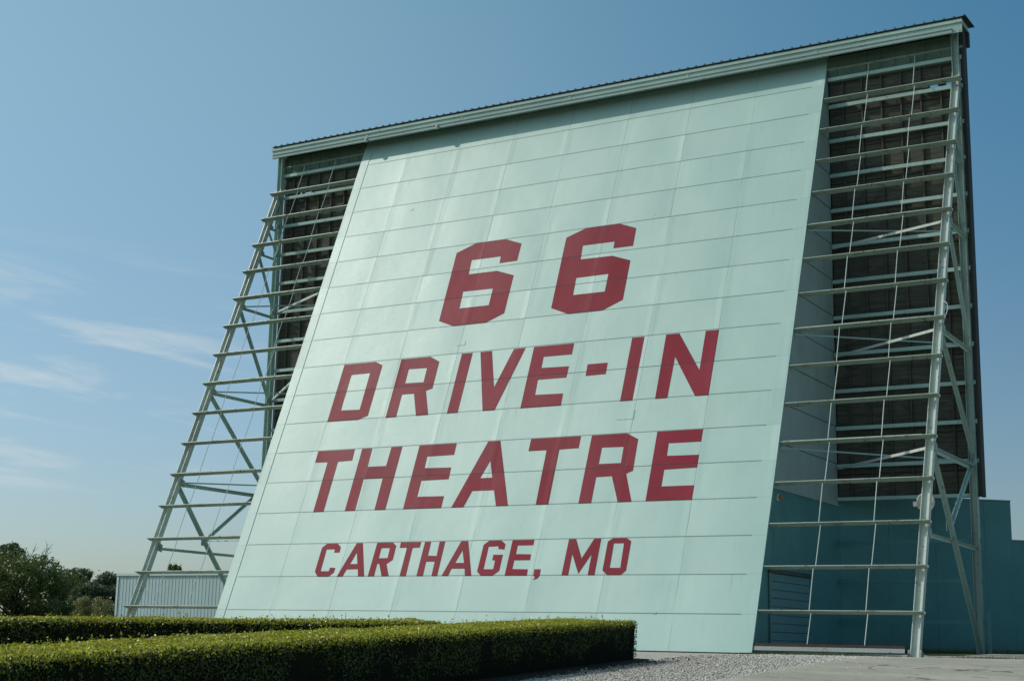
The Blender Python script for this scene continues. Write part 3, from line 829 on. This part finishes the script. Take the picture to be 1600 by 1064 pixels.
floodlight('floodlight', -2.72, 0.15, ZT - 0.96, .11, 'dark floodlight in the left bay gap, nearest the painted face')
for x, lab in ((0.42, 'small white lamp under the roof edge, at the upper left corner of the face'), (3.58, 'small white lamp under the roof edge, above the second column of sheets')):
    e = empty('eave_lamp', (x, -.49, ZT + .33), lab, 'lamp', 'small lamps along the roof edge')
    mb = MB(); mb.lathe([(.025, .06), (.045, .04), (.06, -.02), (.075, -.09), (.06, -.10)], (0, 0, 0), (0, -.35, 1), 14)
    o = mb.build('lamp_shade', m_white, None, True); o.parent = e
    mb = MB(); mb.tube([(0, .04, .09), (0, -.0, .07), (0, -.01, .04)], .014, 6); o = mb.build('arm', m_steel); o.parent = e
# round lamp with an amber lens on the side wall
e = empty('wall_lamp', (W - .02, -5.0, 4.13), 'small round lamp with a reddish lens on the shaded side wall above the roll-up door', 'lamp')
mb = MB(); mb.lathe([(.10, 0), (.10, .04), (.07, .07)], (0, 0, 0), (1, 0, 0), 18); o = mb.build('base_ring', m_white, None); o.parent = e
mb = MB(); mb.lathe([(.072, .07), (.065, .12), (.03, .15)], (0, 0, 0), (1, -.2, 0), 16); o = mb.build('lens', m_amber, None, True); o.parent = e
# white horn behind the right leg
hp = sl(22.03, 12.42, -.325) + Vector((-.12, .42, 0))
e = empty('horn_speaker', hp, 'white round horn loudspeaker mounted behind the right leaning leg', 'loudspeaker')
ax = Vector((-.35, .55, .1)).normalized()
mb = MB(); mb.lathe([(.05, -.16), (.07, -.10), (.13, -.02), (.235, .06), (.245, .075), (.22, .06), (.10, -.0), (.03, -.03)], (0, 0, 0), (-.05, -1, .02), 26)
o = mb.build('bell', m_white, None, True); o.parent = e
mb = MB(); mb.box(-.32, -.22, -.10, -.02, -.10, .02); mb.box(-.28, .15, -.06, .0, -.06, -.03); o = mb.build('bracket', m_white); o.parent = e

# ------------------------------------------------------------------ teal boundary wall
bw = empty('boundary_wall', (18.0, .36, 0), 'dark teal painted boundary wall with a stepped top, behind the right steel frame', 'wall')
az = R(50); wd = Vector((math.sin(az), math.cos(az), 0)); wn_ = Vector((math.cos(az), -math.sin(az), 0))
def wp(t, z, n=0): return Vector((0, 0, 0)) + wd * t + wn_ * n + Vector((0, 0, z))
t1 = (Vector((22.21, 3.87, 0)) - Vector((18, .36, 0))).length
mb = MB(); mb.prism([wp(-.3, -.2), wp(t1, -.2), wp(t1, 4.70), wp(-.3, 4.70)], -wn_ * .2)
o = mb.build('high_section', m_teal); o.parent = bw
mb = MB(); mb.prism([wp(t1 + .003, -.2), wp(t1 + 16, -.2), wp(t1 + 16, 3.50), wp(t1 + .003, 3.50)], -wn_ * .2)
o = mb.build('low_section', m_teal); o.parent = bw
mb = MB(); mb.prism([wp(-.3, 4.702, .02), wp(t1, 4.702, .02), wp(t1, 4.75, .02), wp(-.3, 4.75, .02)], -wn_ * .24)
mb.prism([wp(t1 + .003, 3.502, .02), wp(t1 + 16, 3.502, .02), wp(t1 + 16, 3.55, .02), wp(t1 + .003, 3.55, .02)], -wn_ * .24)
o = mb.build('coping', m_teal); o.parent = bw
for t in (1.5, 3.0, 4.6):
    mb = MB(); mb.prism([wp(t, 0.1, .002), wp(t + .025, .1, .002), wp(t + .025, 4.66, .002), wp(t, 4.66, .002)], wn_ * .006)
    o = mb.build('panel_joint', m_door); o.parent = bw

# ------------------------------------------------------------------ ribbed steel shed far left
sh = empty('metal_shed', (-30, 32, .3), 'long flat-roofed shed of pale blue ribbed steel behind the left steel frame', 'shed')
mb = MB(); x0, x1, yf, zt = -41.2, -20.0, 30.0, 4.02
x = x0; pts = []
while x < x1:
    pts += [(x, yf), (x + .17, yf), (x + .185, yf - .018), (x + .225, yf - .018), (x + .24, yf)]; x += .29
pts += [(x1, yf), (x1, 42), (x0, 42)]
mb.prism([(a, b, -.2) for a, b in pts], (0, 0, zt + .2))
under(mb.build('ribbed_wall', m_shedwall), sh)
mb = MB(); mb.box(x0 - .05, x1, yf - .10, 42.05, zt + .003, zt + .16); under(mb.build('roof_trim', m_shedtrim), sh)
mb = MB(); mb.box(x0 - .05, x0 + .12, yf - .055, yf - .035, -.2, zt); mb.box(x0 - .05, x0 - .02, yf - .033, yf + .2, -.2, zt); under(mb.build('corner_trim', m_shedtrim), sh)
# low pale wall beyond the hedge at the far left
lw = MB(); a_, b_ = vf(-30, 44), vf(-13.4, 44)
d_ = (b_ - a_).normalized()
lw.prism([a_ + Vector((0, 0, -1)), b_ + Vector((0, 0, -1)), Vector((b_.x, b_.y, .53)), Vector((a_.x, a_.y, .53))], Vector((-d_.y, d_.x, 0)) * .25)
tag(lw.build('low_wall', m_white), 'low pale wall just showing above the hedge at the far left', 'wall')

# ------------------------------------------------------------------ hedges
def leaf_quads(P, N, size, jitter=0.9, aspect=0.55):
    """one small folded-diamond leaf per point; N = preferred normal"""
    n = len(P)
    nr = N + rng.normal(0, jitter, (n, 3)); nr /= np.linalg.norm(nr, axis=1, keepdims=True)
    t = rng.normal(0, 1, (n, 3)); t -= nr * (t * nr).sum(1, keepdims=True); t /= np.linalg.norm(t, axis=1, keepdims=True)
    b = np.cross(nr, t)
    s = (size * rng.uniform(.6, 1.3, n))[:, None]
    v = np.stack([P - t * s, P + b * s * aspect, P + t * s, P - b * s * aspect], 1).reshape(-1, 3)
    f = np.arange(4 * n).reshape(-1, 4)
    return v, f
def hedge(name, A, B, width, height, label, dens, size, facing):
    """A, B = (right, ahead) ends of the camera-side bottom edge; the hedge extends away from it"""
    e = empty(name, vf(*A), label, 'hedge', 'clipped hedges')
    A2, B2 = np.array(A, float), np.array(B, float)
    L = np.linalg.norm(B2 - A2); d = (B2 - A2) / L; nn = np.array([d[1], -d[0]]) * facing      # nn points at the camera side
    def bulge(s, q, k):
        return .035 * noise.noise(Vector((s * .8, q * 2.1, k * 5.3))) + .018 * noise.noise(Vector((s * 3.5, q * 4, k)))
    def pnt(s, w, z, off=0.0):
        rf = A2 + d * s - nn * w
        g = vf(rf[0], rf[1])
        return (g.x, g.y, g.z + z)
    # sample the shell: camera side, top, far side, two ends
    P, N = [], []
    def world_dir(v2, z): 
        w = rdir * v2[0] + fdir * v2[1]; q = Vector((w.x, w.y, z)).normalized(); return (q.x, q.y, q.z)
    nf = world_dir(nn, .15); nb = world_dir(-nn, .15); ne = world_dir(d, .1); ns = world_dir(-d, .1)
    def emit(count, fn):
        for _ in range(count):
            p, n_ = fn(); P.append(p); N.append(n_)
    U = random.random
    def depth(): return abs(random.gauss(0, .028))
    rnd = .07                                    # rounding of the clipped edges
    def top():
        s, w = U() * L, U() * width
        k = min(w, width - w, L - s, s if s < L else 0)
        dz = -rnd * max(0, 1 - k / rnd) ** 2 if k < rnd else 0
        return pnt(s, w, height + dz + bulge(s, w, 0) - depth() + (.03 if U() < .03 else 0) * U() * 2), (0, 0, 1)
    def front():
        s, q = U() * L, U()
        z = .10 + (height - .10) * q
        w = .02 + (.06 * (1 - q)) + (rnd * .5 if q > .92 else 0) - bulge(s, z, 3) + depth()
        return pnt(s, w, z), nf
    def back():
        s, q = U() * L, U(); z = .05 + (height - .05) * q
        return pnt(s, width - .02 + bulge(s, z, 9) - depth(), z), nb
    def endB():
        w, q = U() * width, U(); z = .06 + (height - .06) * q
        return pnt(L - .05 - .03 * (1 - q) + bulge(w, z, 5) - depth(), w, z), ne
    def frontlip():
        s, q = U() * L, random.random() ** 2.2
        z = height - q * .13
        return pnt(s, .01 + (rnd * .5 if q < .1 else 0) - bulge(s, z, 3) + depth(), z), nf
    emit(int(L * height * dens * 1.45), front); emit(int(L * height * dens * .35), back)
    emit(int(width * height * dens * 1.2), endB)
    v, f = leaf_quads(np.array(P), np.array(N), size)
    mesh_np('foliage', v, f, m_hedge, parent=e)
    P.clear(); N.clear()
    emit(int(L * width * dens), top); emit(int(L * .13 * dens * .45), frontlip)
    for _ in range(int(L * 4)):                # stray shoots the last clipping missed
        s, w = U() * L, U() * width; hh = .03 + .09 * U() ** 2; lx, ly = random.gauss(0, .02), random.gauss(0, .02)
        for q in range(2 + int(hh * 60)):
            a = random.random(); p = pnt(s + lx * a, w + ly * a, height + hh * a); P.append(p); N.append((random.gauss(0, 1), random.gauss(0, 1), .3))
    v, f = leaf_quads(np.array(P), np.array(N), size * .95, .7)
    mesh_np('sunlit_top_leaves', v, f, m_sunlit_leaf, parent=e)  # top and upper lip, sunlit look comes from the paler leaf colour
    # dark twiggy core
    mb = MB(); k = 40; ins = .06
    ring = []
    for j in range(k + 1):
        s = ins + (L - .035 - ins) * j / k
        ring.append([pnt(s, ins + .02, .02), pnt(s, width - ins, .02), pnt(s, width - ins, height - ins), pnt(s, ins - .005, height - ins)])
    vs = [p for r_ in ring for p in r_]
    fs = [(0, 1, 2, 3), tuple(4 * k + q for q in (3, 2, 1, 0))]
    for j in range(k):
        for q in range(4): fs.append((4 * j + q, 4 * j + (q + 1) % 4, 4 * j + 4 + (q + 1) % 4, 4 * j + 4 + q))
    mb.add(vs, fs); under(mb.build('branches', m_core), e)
    return e
hedge('hedge', (-8.4, 2.2), (2.38, 26.9), 1.6, .70, 'clipped box hedge in the foreground running from the lower left corner towards the tower', 2600, .017, 1)
hedge('hedge', (-13.5, 18.6), (-1.0, 23.9), 1.3, .70, 'lower-looking clipped hedge crossing behind the foreground hedge at the left', 1900, .019, 1)

# mulch strip at the foot of the near hedge
def mulch():
    A2, B2 = np.array([-8.4, 2.2]), np.array([2.38, 26.9]); L = np.linalg.norm(B2 - A2); d = (B2 - A2) / L; nn = np.array([d[1], -d[0]])
    vs = []; n = 70
    for j in range(n + 1):
        s = L * j / n + (.25 if j == n else 0)
        o_ = .34 + .16 * noise.noise(Vector((s * 1.3, 0, 0))) - (.22 if j == n else 0)
        for w, dz in ((-o_, .003), (-.15, .02), (.5, .03), (1.5, .03), (1.8, .003)):
            rf = A2 + d * s - nn * w; g = vf(*rf); vs.append((g.x, g.y, g.z + dz + .004))
    fc = np.array([(j * 5 + i, j * 5 + i + 1, (j + 1) * 5 + i + 1, (j + 1) * 5 + i) for j in range(n) for i in range(4)])
    tag(mesh_np('mulch', np.array(vs), fc, m_mulch, True), kind='structure')
mulch()

# ------------------------------------------------------------------ loose stones, dead leaves, grass tufts
def stones():
    n = 26000
    f = rng.uniform(19.5, 36.5, n); r = np.array([road_edge(q) for q in f]) - rng.uniform(-.2, 1, n) ** 1.0 * 6.5 * rng.uniform(0.02, 1, n)
    ok = r > (f - 2.2) * .4364 - 8.4 + .1
    f, r = f[ok], r[ok]; n = len(f)
    P = np.array([tuple(vf(a, b)) for a, b in zip(r, f)])
    s = rng.uniform(.006, .020, n) * np.where(rng.random(n) < .05, 1.6, 1)
    base = np.array([(1, 0, 0), (-1, 0, 0), (0, 1, 0), (0, -1, 0), (0, 0, .7), (0, 0, -.5)], float)
    a = rng.uniform(0, 6.28, n); ca, sa = np.cos(a), np.sin(a)
    V = base[None] * rng.uniform(.6, 1.3, (n, 6, 1)) * s[:, None, None]
    X = V[..., 0] * ca[:, None] - V[..., 1] * sa[:, None]; Y = V[..., 0] * sa[:, None] + V[..., 1] * ca[:, None]
    V = np.stack([X + P[:, 0:1], Y + P[:, 1:2], V[..., 2] + P[:, 2:3] + s[:, None] * .25 + .004], -1)
    F = np.array([(0, 2, 4), (2, 1, 4), (1, 3, 4), (3, 0, 4), (2, 0, 5), (1, 2, 5), (3, 1, 5), (0, 3, 5)])
    F = (F[None] + 6 * np.arange(n)[:, None, None]).reshape(-1, 3)
    o = mesh_np('gravel_stones', V.reshape(-1, 3), F, m_stone)
    tag(o, 'loose pale gravel stones beside the road in front of the tower', 'gravel', kind='stuff')
stones()
def litter():
    n = 420
    f = rng.normal(25.5, 2.2, n); r = (f - 2.2) * .4364 - 8.4 + .25 + np.abs(rng.normal(0, .55, n))
    P = np.array([tuple(vf(a, b)) for a, b in zip(r, f)]); P[:, 2] += .022
    v, fc = leaf_quads(P, np.tile([0, 0, 1.], (n, 1)), .026, .35, .6)
    tag(mesh_np('dead_leaves', v, fc, m_litter), 'brown dead leaves scattered on the gravel at the end of the hedge', 'leaves', kind='stuff')
litter()
def grass():
    P = []
    for _ in range(5200):
        k = random.random()
        if k < .45:
            x = random.uniform(18.0, 21.8); y = sl(0, 15.95).y + random.gauss(-.12, .12); h_ = random.uniform(.03, .08)
        elif k < .92:
            t = random.uniform(.4, 9); q = Vector((18, .36, 0)) + wd * t + wn_ * abs(random.gauss(.3, .35)); x, y = q.x, q.y; h_ = random.uniform(.06, .2)
        else:
            x = random.gauss(23.4, .5); y = random.gauss(-5.6, .3); h_ = random.uniform(.03, .09)
        P.append((x, y, hgt(x, y), h_))
    vs, fs = [], []
    for x, y, z, h_ in P:
        a = random.uniform(0, 6.28); dx, dy = math.cos(a) * .008, math.sin(a) * .008; lx, ly = random.gauss(0, .35) * h_, random.gauss(0, .35) * h_
        k = len(vs); vs += [(x - dx, y - dy, z - .01), (x + dx, y + dy, z - .01), (x + lx, y + ly, z + h_)]; fs.append((k, k + 1, k + 2))
    tag(mesh_np('grass', np.array(vs), np.array(fs), m_blade), 'short grass growing along the foot of the tower and the teal wall', 'grass', kind='stuff')
grass()

# ------------------------------------------------------------------ trees
def tree(name, r, f, height, rad, mat, label, cat='tree', leaves=16000, size=.06, base=0.15, clumps=60, squash=1.0, twigs=0, seed=1, group='trees beyond the hedges', lift=.5, loose=.24):
    rd = random.Random(seed); g = vf(r, f)
    e = empty(name, g, label, cat, group)
    # trunk and limbs reaching into the clumps
    mb = MB()
    mb.tube([(0, 0, -.2), (rad * .03, 0, height * .3), (-rad * .02, rad * .02, height * .62), (0, 0, height * .86)], [height * .03, height * .024, height * .015, height * .006], 8)
    cl = []
    for i in range(clumps):
        u = rd.random(); zz = base + (1 - base) * u
        prof_ = math.sin(math.pi * min(1, (1 - u) ** .75 * .93 + .05)) ** .6 if cat != 'shrub' else (1 - u * .5)
        a = rd.uniform(0, 6.283); rr = rad * prof_ * math.sqrt(rd.uniform(.15, 1)) * rd.uniform(.8, 1.12)
        c = Vector((math.cos(a) * rr, math.sin(a) * rr, height * zz * rd.uniform(.93, 1.03)))
        cl.append((c, rad * loose * rd.uniform(.6, 1.25)))
        if i % 2 == 0:
            q = Vector((0, 0, max(0.1, c.z - rr * lift - height * .08)))
            mb.tube([q, q.lerp(c, .5) + Vector((0, 0, .04 * height)), c], [height * .010, height * .006, height * .002], 5)
    under_o = mb.build('trunk', m_bark, None, True); under_o.parent = e
    if twigs:
        mb = MB()
        for i in range(twigs):
            a = rd.uniform(0, 6.28); x, y = rad * rd.uniform(.0, .5) * math.cos(a) + rad * .25, rad * .3 * math.sin(a)
            p0 = Vector((x, y, height * .8)); p1 = p0 + Vector((rd.gauss(.1, .12), rd.gauss(0, .1), height * rd.uniform(.2, .34)))
            mid_ = p0.lerp(p1, .5) + Vector((rd.gauss(0, .04), 0, 0))
            mb.tube([Vector((0, 0, height * .55)), p0, mid_, p1], [.04, .022, .013, .005], 5)
            for k in range(6):
                q = mid_.lerp(p1, k / 6); mb.tube([q, q + Vector((rd.gauss(.12, .16), rd.gauss(0, .1), rd.uniform(.08, .32)))], [.008, .003], 4)
        o = mb.build('bare_twigs', m_bark); o.parent = e
    per = leaves // clumps; P = []; N = []
    for c, cr_ in cl:
        k = int(per * (cr_ / (rad * loose)) ** 2)
        v = rng.normal(0, 1, (k, 3)); v /= np.linalg.norm(v, axis=1, keepdims=True)
        rr = cr_ * rng.uniform(.25, 1.0, (k, 1)) ** .5 * (1 + .3 * rng.normal(0, 1, (k, 1)) * (rng.random((k, 1)) < .2))
        q = v * rr * np.array([1.05, 1.05, .72 * squash]) + np.array(c)
        P.append(q); N.append(v * .8 + np.array([0, 0, .5]))
    P = np.concatenate(P); N = np.concatenate(N)
    v, fc = leaf_quads(P, N, size, .8)
    o = mesh_np('crown', v, fc, mat); o.parent = e
    return e
def rr(px, f): return (px + 9.6 - 800) / 2297.8 * f * 1.0 - 0.0
tree('spreading_tree', rr(36, 60), 60, 3.05, 2.25, m_leaf_near, 'broad olive green bushy tree with bare twigs on top at the left', leaves=30000, size=.055, clumps=110, base=.02, twigs=5, seed=3, loose=.20)
tree('spreading_tree', rr(-40, 58), 58, 2.6, 1.9, m_leaf_near, 'olive green bushy tree cut off by the left edge of the photo', leaves=14000, size=.055, clumps=60, base=.02, seed=13, loose=.22)
tree('bushy_tree', rr(92, 62), 62, 2.3, 1.05, m_leaf_near, 'smaller olive green bushy tree joined to the right flank of the broad one', leaves=11000, size=.05, clumps=50, base=.0, seed=5, loose=.24)
tree('round_tree', rr(20, 130), 130, 7.3, 1.35, m_leaf_dark, 'tall dark round-topped tree rising behind the broad bushy tree', leaves=14000, size=.11, clumps=46, base=.30, seed=8, loose=.36)
tree('round_tree', rr(-12, 132), 132, 6.3, 1.5, m_leaf_dark, 'dark tree behind, at the very left edge of the photo', leaves=11000, size=.11, clumps=40, base=.3, seed=18, loose=.36)
tree('far_tree', rr(126, 120), 120, 5.0, 1.5, m_leaf_dark, 'blue green far tree with a knobbly top between the bushy trees and the shed', leaves=22000, size=.085, clumps=90, base=.0, seed=9, loose=.34)
tree('far_tree', rr(110, 122), 122, 4.6, 1.5, m_leaf_dark, 'blue green far tree just right of the bushy trees, partly hidden by them', leaves=16000, size=.085, clumps=70, base=.0, seed=19, loose=.34)
tree('far_tree', rr(148, 118), 118, 3.5, 1.5, m_leaf_dark, 'lowest blue green far tree in the dip left of the shed', leaves=16000, size=.085, clumps=70, base=.0, seed=29, loose=.34)
tree('far_tree', rr(172, 120), 120, 4.2, 1.7, m_leaf_dark, 'blue green far tree touching the left corner of the steel shed', leaves=22000, size=.085, clumps=90, base=.0, seed=10, loose=.34)
tree('low_shrub', rr(142, 80), 80, 1.50, .75, m_leaf_yellow, 'yellow green low shrub in front of the far trees', 'shrub', leaves=7000, size=.04, clumps=40, base=.0, seed=11, group='yellow green shrubs left of the shed', loose=.4)
tree('low_shrub', rr(172, 82), 82, 1.55, .85, m_leaf_yellow, 'yellow green low shrub beside the left corner of the steel shed', 'shrub', leaves=7000, size=.04, clumps=40, base=.0, seed=12, group='yellow green shrubs left of the shed', loose=.4)
tree('broad_tree', rr(280, 130), 130, 5.62, 1.3, m_leaf_near, 'tree mostly hidden behind the shed, its topmost leaves poking above the roof', leaves=9000, size=.10, clumps=60, base=.1, seed=14, loose=.16, squash=2.4)
